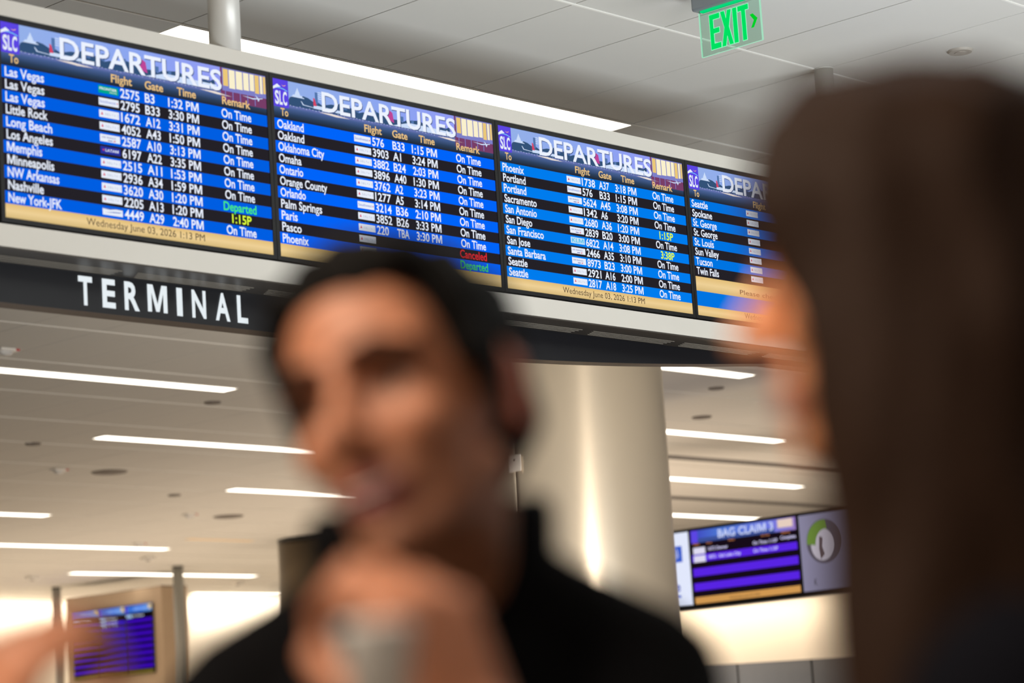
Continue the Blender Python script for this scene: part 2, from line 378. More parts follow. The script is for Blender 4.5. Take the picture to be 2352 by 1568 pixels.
sky_r = emit_ramp('pic_sky', [(0, (150, 178, 232)), (.5, (140, 165, 240)), (1, (150, 150, 245))], 'x')
base_r = emit_ramp('pic_base', [(0, (33, 35, 42)), (.35, (44, 64, 92)), (.72, (72, 96, 146)), (1, (120, 128, 196))])
gold_r = emit_ramp('led_gold_band', [(0, (214, 184, 122)), (.5, (238, 208, 150)), (1, (226, 190, 120))])
class Panel:
    """flat screen with its own u (left to right) and v (top to bottom) in 0..1"""
    def __init__(s_, root, origin, ux, uy, w, h, n):
        s_.root, s_.o, s_.ux, s_.uy, s_.w, s_.h, s_.n = root, Vector(origin), Vector(ux), Vector(uy), w, h, Vector(n)
    def P(s_, u, v, lift): return s_.o + s_.ux*(u*s_.w) - s_.uy*(v*s_.h) + s_.n*lift - s_.root.matrix_world.translation if False else s_.o + s_.ux*(u*s_.w) - s_.uy*(v*s_.h) + s_.n*lift - s_.root.location
    def poly(s_, name, pts, lift, m, parent=None, suv=None):
        o = mesh_obj(name, [s_.P(u, v, lift) for u, v in pts], [tuple(range(len(pts)))], m, parent or s_.root)
        a = o.data.attributes.new('suv', 'FLOAT_VECTOR', 'POINT')
        us = [p[0] for p in pts]; vs = [p[1] for p in pts]; du = max(us)-min(us) or 1; dv = max(vs)-min(vs) or 1
        for i, (u, v) in enumerate(pts): a.data[i].vector = ((u-min(us))/du, 1-(v-min(vs))/dv, 0)
        return o
    def rect(s_, name, u0, v0, u1, v1, lift, m, parent=None): return s_.poly(name, [(u0, v1), (u1, v1), (u1, v0), (u0, v0)], lift, m, parent)
    def many(s_, name, polys, lift, m, parent=None):
        V, F = [], []
        for pts in polys:
            F.append(tuple(range(len(V), len(V)+len(pts)))); V += [s_.P(u, v, lift) for u, v in pts]
        return mesh_obj(name, V, F, m, parent or s_.root)
    def text(s_, t, u0, u1, vb, cap, lift, m, parent=None, name='lettering', bold=.05, group=None, right=False):
        def place(x, y, l): return s_.P(x/s_.w, -y/s_.h, lift+l)
        text(t, u0*s_.w, u1*s_.w if u1 is not None else None, -vb*s_.h, cap*s_.h, m, parent or s_.root, place, name, bold, group)
def frame_obj(panel, root, bz, dep, m, name='bezel'):
    """bezel with depth round a panel"""
    P = panel; bu, bv = bz/P.w, bz/P.h
    o = [(-bu, -bv), (1+bu, -bv), (1+bu, 1+bv), (-bu, 1+bv)]; i = [(0, 0), (1, 0), (1, 1), (0, 1)]
    V = [P.P(u, v, .004) for u, v in o]+[P.P(u, v, .004) for u, v in i]+[P.P(u, v, -.002) for u, v in i]+[P.P(u, v, -dep) for u, v in o]
    F = []
    for k in range(4):
        n = (k+1) % 4; F += [(k, n, n+4, k+4), (k+4, n+4, n+8, k+8), (k, k+12, n+12, n)]
    F.append((15, 14, 13, 12))
    bm = bmesh.new(); vs = [bm.verts.new(v) for v in V]
    for t in F: bm.faces.new([vs[i] for i in t])
    return bm_obj(name, bm, m, root)
def wid(t, k=.0166):
    w = 0
    for ch in t: w += {'i': .45, 'l': .45, ' ': .42, '.': .45, 't': .62, 'm': 1.45, 'M': 1.6, 'W': 1.7, 'w': 1.35, 'N': 1.25, 'O': 1.25, '-': .6, 'r': .68, 'f': .6, '1': .95, 'j': .5, 's': .8, 'I': .5, 'J': .7, 'K': 1.1, 'F': .95, 'G': 1.25}.get(ch, 1.0 if ch.islower() else 1.08)
    return w*k
def logo(P, kind, u, v, parent):
    u0, u1, v0, v1 = u, u+.0735, v+.0105, v+.0495
    bgm = {'F': c_teal, 'L': c_navy, 'K': c_klmbg}.get(kind, c_logo)
    lg = P.rect('airline_logo', u0, v0, u1, v1, .0008, bgm, parent); g = ('lg', P.root.name, round(v, 3))
    vb = v1-.013
    if kind == 'D':
        # red triangle with pale spaced capitals, and a grey tick at the end
        P.many('logo_mark', [[(u0+.006, vb), (u0+.015, vb), (u0+.0105, vb-.017)]], .0012, c_rd, parent)
        for k, ch in enumerate('DELTA'): P.text(ch, u0+.022+k*.0082, u0+.022+k*.0082+.0048, vb, .011, .0012, c_dlt, parent, 'logo_lettering', 0, g)
        P.many('logo_mark', [[(u0+.066, vb+.002), (u0+.070, vb+.002), (u0+.070, vb-.014), (u0+.066, vb-.014)]], .0012, emit('led_pale', (214, 218, 235)), parent)
    elif kind == 'S':
        P.text('Southwest', u0+.003, u0+.063, vb, .015, .0012, c_sw, parent, 'logo_lettering', .0, g)
        P.many('logo_mark', [[(u0+.065, vb-.008), (u0+.068, vb-.001), (u0+.071, vb-.008), (u0+.068, vb-.010)]], .0012, c_rd, parent)
    elif kind == 'A':
        P.text('AIR FRANCE', u0+.006, u0+.058, vb-.006, .009, .0012, c_navy, parent, 'logo_lettering', .02, g)
        P.many('logo_mark', [[(u0+.028, vb+.007), (u0+.044, vb+.007), (u0+.046, vb+.003), (u0+.030, vb+.003)]], .0012, c_navy, parent)
        P.many('logo_mark', [[(u0+.048, vb+.007), (u0+.055, vb+.007), (u0+.058, vb+.001), (u0+.051, vb+.001)]], .0012, c_rd, parent)
    elif kind == 'K':
        P.text('KLM', u0+.006, u0+.067, v1-.008, .024, .0012, c_sky, parent, 'logo_lettering', .1, g)
    elif kind == 'F':
        P.text('FRONTIER', u0+.004, u0+.068, vb-.005, .013, .0012, c_logo, parent, 'logo_lettering', .06, g)
        P.text('AIRLINES', u0+.040, u0+.068, vb+.007, .006, .0012, c_logo, parent, 'logo_lettering', .0, g)
    elif kind == 'L':
        P.text('LATAM', u0+.018, u0+.066, vb, .014, .0012, c_logo, parent, 'logo_lettering', .05, g)
        P.many('logo_mark', [[(u0+.007, vb-.010), (u0+.015, vb-.012), (u0+.011, vb)]], .0012, c_rd, parent)
    elif kind == 'W':
        P.many('logo_mark', [[(u0, v0), (u0+.0735, v0), (u0+.0735, v0+.006), (u0+.05, v0+.004), (u0+.025, v0+.010), (u0, v0+.006)], [(u0+.01, vb), (u0+.06, vb-.004), (u0+.0735, vb-.009), (u0+.04, vb-.007)]], .0012, emit('led_wave_blue', (60, 100, 190)), parent)
def header_picture(P, title, tu0, tu1, cap=.108, vb=.1325):
    hp = P.rect('header_picture', 0, 0, 1, .138, .0003, sky_r)
    P.rect('picture_base', 0, .132, 1, .2235, .0004, base_r, hp)
    # hills and trees
    tr = [(0.06, .142)]+[(1.0-0, .142)]
    top = [(u/100, .082+.012*math.sin(u*.37)+.006*math.sin(u*1.9)) for u in range(99, 6, -2)]
    P.poly('tree_line', [(.06, .137), (.80, .137)]+[(a, b+.01*(a)) for a, b in top if a < .80], .0005, c_tree, hp)
    P.many('skyline', [[(a, .10), (a+w, .10), (a+w, .10-h), (a, .10-h)] for a, w, h in ((.305, .014, .03), (.36, .012, .04), (.40, .016, .02), (.44, .01, .035), (.50, .02, .022), (.56, .014, .03), (.61, .012, .02), (.18, .012, .068), (.68, .02, .025))], .00055, c_bld, hp)
    P.many('dome_building', [[(.085, .078), (.125, .078), (.125, .070), (.085, .070)], [(.093, .070), (.117, .070), (.112, .050), (.098, .050)], [(.099, .050), (.111, .050), (.105, .026)], [(.078, .084), (.135, .084), (.13, .078), (.082, .078)]], .0006, c_wht, hp)
    P.many('control_tower', [[(.192, .028+k*.012), (.207, .028+k*.012), (.207, .033+k*.012), (.192, .033+k*.012)] for k in range(4)], .0007, c_wht, hp)
    P.many('aeroplane', [[(.172, .128), (.30, .128), (.30, .112), (.185, .108), (.172, .114)], [(.118, .100), (.121, .100), (.130, .117), (.172, .122), (.172, .125), (.126, .121)], [(.52, .134), (.80, .134), (.80, .104), (.60, .100)]], .0008, c_wht, hp)
    P.many('aeroplane_tail', [[(.172, .112), (.186, .112), (.178, .070), (.172, .066)]], .0009, c_rd, hp)
    P.many('aeroplane_tail', [[(.492, .10), (.530, .118), (.524, .060), (.505, .044)]], .0009, emit('pic_magenta', (190, 70, 150)), hp)
    P.many('runway_lights', [[(.07+k*.0137, .134+.003*(k % 3)), (.074+k*.0137, .134+.003*(k % 3)), (.073+k*.0137, .139+.003*(k % 3))] for k in range(52)], .0009, c_wht, hp)
    for st in ([(.192, .143), (.25, .139), (.33, .149), (.27, .153)], [(.73, .146), (.79, .142), (.86, .155), (.80, .156)]): P.many('light_streak', [st], .001, emit('pic_streak', (236, 224, 214)), hp)
    # lit hall windows at the right of the picture
    P.rect('terminal_front', .815, 0, 1, .185, .001, c_mar, hp)
    P.rect('terminal_frame', .822, 0, 1, .128, .0012, c_lav, hp)
    for k, (a, b, mm) in enumerate(((.826, .846, c_winy), (.850, .874, c_win), (.878, .904, c_win), (.908, .930, c_win), (.934, .952, c_win), (.955, .972, c_winy), (.976, .986, c_win), (.989, .999, c_winy))):
        P.rect('lit_window', a, .006, b, .100+.012*((k*3) % 4)/4, .0014, mm, hp)
    P.many('window_mullion', [[(.832+k*.03, .125), (.835+k*.03, .125), (.835+k*.03, .18), (.832+k*.03, .18)] for k in range(5)], .0014, c_lav, hp)
    P.many('aeroplane', [[(.900, .136), (.945, .146), (.985, .134), (.985, .130), (.945, .139)], [(.955, .118), (.972, .140), (.967, .154), (.962, .140)]], .0018, c_wht, hp)
    # airport logo block
    sb = P.rect('airport_logo', 0, 0, .0655, .157, .002, c_purple, hp)
    P.many('logo_mountain', [[(0, .062), (.002, .046), (.019, .027), (.034, .042), (.020, .047)]], .0022, c_logo, hp)
    P.many('logo_bird', [[(.036, .028), (.045, .033), (.056, .026), (.052, .034), (.044, .037)]], .0022, c_orange, hp)
    P.many('logo_wave', [[(.010, .053), (.026, .046), (.044, .049), (.062, .060), (.060, .063), (.044, .054), (.026, .050)]], .0023, c_lamp, hp)
    g = ('slc', P.root.name)
    for ch, a, b in (('S', .008, .0245), ('L', .0265, .0395), ('C', .041, .058)): P.text(ch, a, b, .141, .072, .0022, c_logo, P.root, 'airport_lettering', .30, g)
    P.text(title, tu0+.003, tu1+.003, vb+.004, cap, .0024, c_shadow, P.root, 'title_shadow', .10)
    P.text(title, tu0, tu1, vb, cap, .0032, c_white, P.root, 'title_lettering', .20)
ROWS = [
 ('departures screen listing Las Vegas to New York-JFK, leftmost of the row', [('Las Vegas', 'F', '2575', 'B3', '1:32 PM', 'On Time'), ('Las Vegas', 'S', '2795', 'B33', '3:30 PM', 'On Time'), ('Las Vegas', 'D', '1672', 'A12', '3:31 PM', 'On Time'),
  ('Little Rock', 'D', '4052', 'A43', '1:50 PM', 'On Time'), ('Long Beach', 'A', '2587', 'A10', '3:13 PM', 'On Time'), ('Los Angeles', 'L', '6197', 'A22', '3:35 PM', 'On Time'), ('Memphis', 'D', '2515', 'A11', '1:53 PM', 'On Time'),
  ('Minneapolis', 'D', '2936', 'A34', '1:59 PM', 'On Time'), ('NW Arkansas', 'D', '3620', 'A30', '1:20 PM', 'Departed'), ('Nashville', 'D', '2205', 'A13', '1:20 PM', '1:15P'), ('New York-JFK', 'W', '4449', 'A29', '2:40 PM', 'On Time')]),
 ('departures screen listing Oakland to Phoenix, right above the man\'s head', [('Oakland', 'S', '576', 'B33', '1:15 PM', 'On Time'), ('Oakland', 'D', '3903', 'A1', '3:24 PM', 'On Time'), ('Oklahoma City', 'D', '3882', 'B24', '2:03 PM', 'On Time'),
  ('Omaha', 'D', '3896', 'A40', '1:30 PM', 'On Time'), ('Ontario', 'D', '3762', 'A2', '3:23 PM', 'On Time'), ('Orange County', 'D', '1277', 'A5', '3:14 PM', 'On Time'), ('Orlando', 'S', '3214', 'B36', '2:10 PM', 'On Time'),
  ('Palm Springs', 'D', '3852', 'B26', '3:33 PM', 'On Time'), ('Paris', 'D', '220', 'TBA', '3:30 PM', 'On Time'), ('Pasco', 'D', '', '', '', 'Canceled'), ('Phoenix', 'D', '', '', '', 'Departed')]),
 ('departures screen listing Phoenix to Seattle, third from the left', [('Phoenix', 'D', '1738', 'A37', '3:18 PM', 'On Time'), ('Portland', 'S', '576', 'B33', '1:15 PM', 'On Time'), ('Portland', 'A', '5624', 'A45', '3:08 PM', 'On Time'),
  ('Sacramento', 'D', '1342', 'A6', '3:20 PM', 'On Time'), ('San Antonio', 'D', '2680', 'A36', '1:20 PM', '1:15P'), ('San Diego', 'A', '2839', 'B20', '3:00 PM', 'On Time'), ('San Francisco', 'K', '6822', 'A14', '3:08 PM', '3:38P'),
  ('San Jose', 'A', '2466', 'A35', '3:10 PM', 'On Time'), ('Santa Barbara', 'A', '8973', 'B23', '3:00 PM', 'On Time'), ('Seattle', 'D', '2921', 'A16', '2:00 PM', 'On Time'), ('Seattle', 'D', '2817', 'A18', '3:25 PM', 'On Time')]),
 ('departures screen listing Seattle to Twin Falls, half hidden by the woman\'s hair', [(t, 'D', '', '', '', '') for t in ('Seattle', 'Spokane', 'St. George', 'St. George', 'St. Louis', 'Sun Valley', 'Tucson', 'Twin Falls')])]
for k, (lab, rows) in enumerate(ROWS):
    x0 = SX0+k*SP
    root = empty('departures_screen', (x0+SW/2, BY, ZT-SH), lab, 'screen', 'departures screens in the cabinet')
    P = Panel(root, (x0, BY, ZT), (1, 0, 0), (0, 0, 1), SW, SH, (0, -1, 0))
    frame_obj(P, root, .0162, .058, blk)
    P.rect('display', 0, 0, 1, 1, -.0005, c_black)
    header_picture(P, 'DEPARTURES', .207, .818)
    for t, a, b in (('To', .028, .060), ('Flight', .390, .468), ('Gate', .516, .586), ('Time', .639, .713), ('Remark', .817, .931)):
        P.text(t, a, b, .205, .042, .0032, c_gold, root, 'column_heading', .05)
    for q, (to, lg, num, gate, tm_, rem) in enumerate(rows):
        v = .2222+q*.0641
        row = P.rect('screen_row', 0, v, 1, v+.0641, .0004, BLUES[k] if q % 2 == 0 else c_black)
        g = None; vb = v+.0545; cap = .0465
        P.text(to, .013, .013+wid(to), vb, cap, .001, c_white, row, 'row_lettering', .07, g)
        if lg: logo(P, lg, .3435, v, row)
        if num: P.text(num, .424, .424+.0178*len(num), vb, cap, .001, c_white, row, 'row_lettering', .07, g)
        if gate: P.text(gate, .516, .516+.0185*len(gate), vb, cap, .001, c_white, row, 'row_lettering', .07, g)
        if tm_: P.text(tm_, .605, .723, vb, cap, .001, c_white, row, 'row_lettering', .07, g)
        if rem:
            a, b, mm = {'On Time': (.814, .934, c_white), 'Departed': (.806, .938, c_green), '1:15P': (.838, .916, c_yel), '3:38P': (.838, .916, c_yel), 'Canceled': (.806, .935, c_red)}[rem]
            P.text(rem, a, b, vb, cap, .001, mm, row, 'remark_lettering' if rem != 'On Time' else 'row_lettering', .07, g if rem == 'On Time' else None)
    if k == 3:
        P.rect('gold_band', 0, .741, 1, .837, .0004, gold_r)
        P.rect('screen_row', 0, .837, 1, .935, .0004, BLUES[3])
        P.text('Please check', .266, .52, .818, .030, .001, c_date, root, 'band_lettering', .0)
    vv = .927 if k < 3 else .935
    P.rect('date_band', 0, vv, 1, 1, .0004, gold_r)
    P.text('Wednesday June 03, 2026 1:13 PM', .284, .726, .978, .036, .001, c_date, root, 'date_lettering', .02)

# ------------------------------------------------------------------ exit sign
EXX = 8.5; ex_y0, ex_y1, ex_z0, ex_z1 = 6.186, 6.514, 3.0135+EYE, 3.213+EYE
ex = empty('exit_sign', (EXX, (ex_y0+ex_y1)/2, CEIL), 'edge-lit clear exit sign with green letters hanging from the ceiling', 'exit sign')
acr = mat('acrylic_clear', (206, 240, 224), .03, trans=1.0, ior=1.12)
box('glass_panel', (EXX-.004, ex_y0, ex_z0), (EXX+.004, ex_y1, ex_z1+.02), acr, ex, .002)
edge_m = emit('acrylic_glow_edge', (176, 240, 206), .85)
bm = bmesh.new(); O = ex.location
for lo, hi in (((EXX-.0045, ex_y0-.0035, ex_z0), (EXX+.0045, ex_y0, ex_z1)), ((EXX-.0045, ex_y1, ex_z0), (EXX+.0045, ex_y1+.003, ex_z1)), ((EXX-.0035, ex_y0, ex_z0-.0015), (EXX+.0035, ex_y1, ex_z0))):
    b_box(bm, Vector(lo)-O, Vector(hi)-O)
bm_obj('glowing_edge', bm, edge_m, ex)
hous = mat('exit_housing', (150, 158, 164), .4, metal=.2)
box('housing', (EXX-.032, ex_y0-.02, ex_z1+.006), (EXX+.032, ex_y1+.022, CEIL), hous, ex, .012)
box('light_slot', (EXX-.012, ex_y0+.012, ex_z1-.001), (EXX+.012, ex_y1-.012, ex_z1+.006), emit('slot_green', (10, 225, 130), .9), ex)
gx = emit_ramp('exit_green', [(0, (0, 200, 80)), (.55, (0, 215, 95)), (.85, (0, 250, 150)), (1, (150, 255, 205))]); grn = emit('exit_letter_green', (0, 224, 98), 1.0)
hl = emit('exit_letter_rim', (150, 255, 200), 1.0)
EP = Panel(ex, (EXX-.0046, ex_y1, ex_z1), (0, -1, 0), (0, 0, 1), ex_y1-ex_y0, ex_z1-ex_z0, (-1, 0, 0))
def letter_poly(nm, pts, lift=.0008):
    # rim slightly larger, face inside
    EP.many('letter_rim', pts[1], lift, hl); EP.many('letter_face', pts[0], lift+.0008, grn)
def quad(a, b, c, d): return [a, b, c, d]
E_ = [[(.20, .12), (.385, .12), (.385, .235), (.265, .235), (.265, .44), (.37, .44), (.37, .55), (.265, .55), (.265, .78), (.385, .78), (.385, .90), (.20, .90)]]
X_ = [[(.405, .12), (.475, .12), (.502, .30), (.53, .12), (.60, .12), (.545, .49), (.61, .90), (.54, .90), (.505, .68), (.47, .90), (.40, .90), (.462, .49)]]
I_ = [[(.625, .12), (.70, .12), (.70, .90), (.625, .90)]]
T_ = [[(.72, .12), (.91, .12), (.91, .235), (.852, .235), (.852, .90), (.782, .90), (.782, .235), (.72, .235)]]
def grow(poly, d):
    out = []; n = len(poly); A = sum(poly[i][0]*poly[(i+1) % n][1]-poly[(i+1) % n][0]*poly[i][1] for i in range(n)); sg = 1 if A > 0 else -1
    for i in range(n):
        p0, p, p1 = Vector(poly[i-1]), Vector(poly[i]), Vector(poly[(i+1) % n])
        p0.y *= .61; p = Vector((p.x, p.y*.61)); p1.y *= .61
        a = (p-p0).normalized(); b = (p1-p).normalized(); na = Vector((a.y, -a.x))*sg; nb = Vector((b.y, -b.x))*sg
        m_ = (na+nb); m_ = m_/max(.35, m_.length_squared)*2 if m_.length > .01 else na
        q = p+m_*d; out.append((q.x, q.y/.61))
    return out
for Lp in (E_, X_, I_, T_):
    Lp = [[(.17+(x-.20)*.915, y) for x, y in Lp[0]]]
    letter_poly('x', (Lp, [grow(Lp[0], .008)]))
EP.many('arrow', [[(.835, .38), (.885, .365), (.958, .50), (.890, .68), (.842, .68), (.897, .52)]], .0008, emit('exit_arrow', (0, 205, 40)))

# ------------------------------------------------------------------ big clad columns
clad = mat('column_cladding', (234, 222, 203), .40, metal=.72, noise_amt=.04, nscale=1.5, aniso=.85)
seam_m = mat('column_seam', (120, 108, 94), .6)
def column(cx, cy, r, label, a_seam, n=3, mat_=clad):
    t = empty('round_column', (cx, cy, 0), label, 'column', 'round metal-clad columns')
    zs = [0.12, CEIL-.035]
    for k in range(n):
        a0 = a_seam+2*math.pi*k/n+.006/r; a1 = a_seam+2*math.pi*(k+1)/n-.006/r; bm = bmesh.new(); rows = []
        for z in zs: rows.append([bm.verts.new((math.cos(a0+(a1-a0)*i/48)*r, math.sin(a0+(a1-a0)*i/48)*r, z)) for i in range(49)])
        inn = [[bm.verts.new((math.cos(a0+(a1-a0)*i/48)*(r-.01), math.sin(a0+(a1-a0)*i/48)*(r-.01), z)) for i in range(49)] for z in zs]
        for i in range(48):
            bm.faces.new((rows[0][i], rows[0][i+1], rows[1][i+1], rows[1][i])); bm.faces.new((inn[0][i+1], inn[0][i], inn[1][i], inn[1][i+1]))
            for q in (0, 1): bm.faces.new((rows[q][i], inn[q][i], inn[q][i+1], rows[q][i+1]))
        for i in (0, 48): bm.faces.new((rows[0][i], rows[1][i], inn[1][i], inn[0][i]))
        bm_obj('cladding_panel', bm, mat_, t, True)
    bm = bmesh.new(); b_cyl(bm, (0, 0, 0), r-.012, CEIL, 64); bm_obj('core', bm, seam_m, t, True)
    bm = bmesh.new(); b_cyl(bm, (0, 0, CEIL-.05), r+.004, .05, 64); bm_obj('top_reveal_ring', bm, blk, t, True)
    bm = bmesh.new(); b_cyl(bm, (0, 0, 0), r+.012, .14, 64); bm_obj('base_ring', bm, mat('base_steel', (120, 120, 120), .4, metal=.8), t, True)
    return t
c1 = at_d(1318, 1000, 17.7); R1 = .648
# seam where the photograph shows the plate
tgt = at_d(1182, 1063, 17.2); dirv = ray(1182, 1063); px_, py_ = 0, 0
a_, b_, c_ = dirv.x**2+dirv.y**2, -2*(dirv.x*c1.x+dirv.y*c1.y), c1.x**2+c1.y**2-R1**2
tt = (-b_-math.sqrt(max(0, b_*b_-4*a_*c_)))/(2*a_); hit = CAMPOS+dirv*tt
ang = math.atan2(hit.y-c1.y, hit.x-c1.x)
column(c1.x, c1.y, R1, 'big round cream metal column behind the man\'s shoulder', ang)
pl = empty('wall_plate', hit, 'small square white plate on the seam of the big cream column', 'wall plate')
bm = bmesh.new(); b_box(bm, (-.001, -.055, -.058), (.010, .055, .058), .003); M_ = Matrix.Rotation(ang, 4, 'Z'); bm.transform(M_); bm_obj('plate', bm, mat('plate_white', (236, 228, 222), .4), pl)
bm = bmesh.new(); bmesh.ops.create_uvsphere(bm, u_segments=16, v_segments=8, radius=.007, matrix=Matrix.Translation((.011, 0, .022))); bm.transform(M_); bm_obj('sensor_dot', bm, blk, pl, True)
c2 = at_z(748, 1240, CEIL); c2 = at_d(748, 1240, (c2-CAMPOS).dot(fwd)*.992)
column(c2.x, c2.y, .655, 'dark round metal column half hidden behind the man\'s jaw, at the ceiling', 2.2, mat_=mat('column_cladding_shaded', (120, 106, 88), .3, metal=.85, aniso=.4))  # same cladding; its dark reflections are put into the colour

# ------------------------------------------------------------------ left bank of purple flight screens
kk = .905; BX = 26.9*kk
hs = empty('screen_housing', (BX+.6, 31, 0), 'tall taupe housing carrying the bank of purple flight screens', 'housing')
box('housing_body', (BX, 29.62, 0), (BX+.50, 31.95, 3.075+EYE), mat('housing_taupe', (196, 172, 146), .55), hs)
box('top_cap', (BX+.001, 29.62, 3.065+EYE), (BX+.50, 31.95, 3.085+EYE), mat('cap_grey', (120, 110, 100), .5), hs)
pur = emit('led_row_purple', (62, 8, 190)); purb = emit('led_row_blueviolet', (40, 0, 215))
def bank_screen(y0, lab, k):
    w, h = .628, 1.035; z1 = 3.14*kk+EYE-.005
    root = empty('flight_screen', (BX-.03, y0-w/2, z1-h), lab, 'screen', 'purple portrait screens on the taupe housing')
    P = Panel(root, (BX-.032, y0, z1), (0, -1, 0), (0, 0, 1), w, h, (-1, 0, 0))
    frame_obj(P, root, .0085, .030, blk)
    P.rect('display', 0, 0, 1, 1, -.0005, emit('led_bank_black', (14, 8, 20)))
    hp = P.rect('header_picture', 0, 0, 1, .105, .0005, emit_ramp('bank_sky', [(0, (60, 110, 200)), (.55, (50, 110, 225)), (1, (110, 160, 220))], 'x'))
    P.rect('logo_block', .0, .0, .075, .12, .001, c_purple, hp); P.rect('lit_window', .86, .01, .98, .07, .001, c_winy, hp)
    P.text('ARRIVALS', .30, .80, .075, .045, .0014, emit('led_pale_blue', (150, 190, 245)), root, 'title_lettering', .06)
    for q in range(8):
        v = .205+q*.0945
        P.rect('screen_row', 0, v, 1, v+.048, .0005, (purb if k == 1 else pur))
    nl = {0: 1, 1: 3, 2: 1}[k]
    for q in range(nl):
        P.rect('airline_logo', .02, .135+q*.052, .24, .175+q*.052, .002, emit('led_logo_bluewhite', (170, 205, 245)))
        for t, a, b in (('2817', .27, .40), ('Boise', .44, .68)): P.text(t, a, b, .165+q*.049, .024, .0022, c_white, root, 'row_lettering', .05)
    P.rect('date_band', 0, .952, 1, 1, .0005, emit('led_olive', (110, 96, 40)))
for k, y0 in enumerate((34.35*kk+.665, 31.100, 33.644*kk)):
    bank_screen(y0, ('purple flight screen behind the raised hand at the lower left', 'middle purple flight screen with three white airline tags', 'rightmost purple flight screen next to the post')[k], k)
# posts at the lower left
for x, y, r, lb in ((24.12, 28.95, .078, 'grey metal post hanging from the ceiling beside the purple screens'), (24.35, 32.2, .07, 'thin pole above the raised hand at the lower left')):
    t = empty('metal_post', (x, y, 0), lb, 'post', 'posts at the lower left')
    cyl('shaft', (x, y, 0), r, CEIL, mat('post_steel', (172, 172, 168), .4, metal=.3), t)
    box('cable_channel', (x-.03, y-r-.018, 0), (x+.03, y-r+.004, CEIL-.2), mat('post_light', (180, 180, 176), .35, metal=.5), t)
    cyl('ceiling_collar', (x, y, CEIL-.03), r+.008, .02, mat('collar_dark', (110, 108, 104), .5), t)

# ------------------------------------------------------------------ baggage claim sign
QX = 18.5
yL, yR, zt, zb = 14.757, 13.538, 2.106+EYE, 1.421+EYE
bs = empty('bag_claim_sign', (QX+.06, 14.1, zb), 'black-framed hanging video sign reading BAG CLAIM 3 between two advertising panels', 'hanging sign')
box('case', (QX+.005, 11.9, zb-.045), (QX+.14, 16.25, zt+.03), blk, bs, .004)
for yy in (12.2, 15.9): cyl('hanger_rod', (QX+.07, yy, zt+.02), .016, CEIL-zt-.02, blk, bs, 16)
P = Panel(bs, (QX, yL, zt), (0, -1, 0), (0, 0, 1), yL-yR, zt-zb, (-1, 0, 0))
frame_obj(P, bs, .012, .01, blk)
P.rect('display', 0, 0, 1, 1, .0002, emit('bag_black', (22, 12, 24)), bs)
hp = P.rect('header_picture', 0, 0, 1, .17, .0006, emit_ramp('bag_sky', [(0, (60, 60, 190)), (.3, (78, 120, 210)), (.75, (110, 120, 225)), (1, (150, 120, 190))], 'x'), bs)
P.rect('logo_block', 0, 0, .065, .17, .001, c_purple, hp); P.rect('lit_window', .83, .01, .97, .12, .001, emit('bag_window', (230, 205, 190)), hp)
P.rect('tree_line', .065, .11, .80, .17, .0008, emit('bag_hills', (60, 80, 150)), hp)
P.text('BAG CLAIM 3', .265, .79, .135, .105, .003, emit('bag_title', (205, 215, 250)), bs, 'title_lettering', .14)
for t, a, b, vb in (('Flight', .02, .08, .2), ('From', .15, .2, .2), ('Status', .36, .42, .2), ('Arrives', .67, .75, .2), ('Status', .86, .94, .2)): P.text(t, a, b, vb, .022, .002, emit('bag_orange', (205, 130, 80)), bs, 'column_heading', .04)
bp_ = emit('bag_purple', (88, 36, 226)); bpd = emit('bag_text', (215, 210, 250))
for q, (v0, v1) in enumerate(((.33, .43), (.515, .625), (.715, .82))): P.rect('screen_row', 0, v0, 1, v1, .0006, bp_, bs)
P.rect('airline_logo', .015, .235, .13, .325, .002, emit('bag_logo', (222, 218, 240)), bs); P.rect('airline_logo', .015, .345, .13, .435, .002, MATS['bag_logo'], bs)
for t, a, b, vb in (('1672 Denver', .16, .35, .29), ('1872 - Salt Lake City', .16, .47, .40), ('On Time 1:15P', .59, .82, .295), ('On Time 1:15P', .59, .82, .40), ('Complete', .85, .99, .275)): P.text(t, a, b, vb, .042, .002, bpd, bs, 'row_lettering', .08)
P.rect('gold_band', 0, .905, 1, .995, .0006, emit('bag_gold', (208, 152, 82)), bs)
P.text('Wednesday June 03, 2026', .33, .62, .972, .03, .002, c_date, bs, 'date_lettering', .0)
PW = Panel(bs, (QX, 15.95, zt), (0, -1, 0), (0, 0, 1), 15.95-14.79, zt-zb, (-1, 0, 0))
PW.rect('left_ad_panel', 0, 0, 1, 1, .0006, emit('ad_white', (226, 232, 252)), bs)
ub = emit('ad_blue', (58, 92, 200))
PW.rect('ad_emblem', .80, .18, .925, .40, .0012, ub, bs)
PW.many('ad_emblem_lines', [[(.80+.012+.018*j+.020*math.cos(a_i), .40-.022*j-.12*math.sin(a_i)) for a_i in [math.pi/2*i/8 for i in range(9)]]+[(.80+.012+.018*j+.013*math.cos(a_i), .40-.022*j-.105*math.sin(a_i)) for a_i in [math.pi/2*i/8 for i in range(8, -1, -1)]] for j in range(4)], .0018, MATS['ad_white'], bs)
PW.text('e', .835, .885, .795, .13, .0018, emit('ad_blue_dark', (28, 52, 170)), bs, 'ad_lettering', .2); PW.rect('ad_dot', .855, .85, .885, .885, .0018, ub, bs)
PG = Panel(bs, (QX, 13.505, zt), (0, -1, 0), (0, 0, 1), 1.2, zt-zb, (-1, 0, 0))
PG.rect('right_ad_panel', 0, 0, 1, 1, .0006, emit('ad_grey', (136, 132, 158)), bs)
def disc(cu, cv, ru, rv, a0=0, a1=2*math.pi, n=36): return [(cu+ru*math.cos(a0+(a1-a0)*i/n), cv-rv*math.sin(a0+(a1-a0)*i/n)) for i in range(n if a1-a0 > 6 else n+1)]
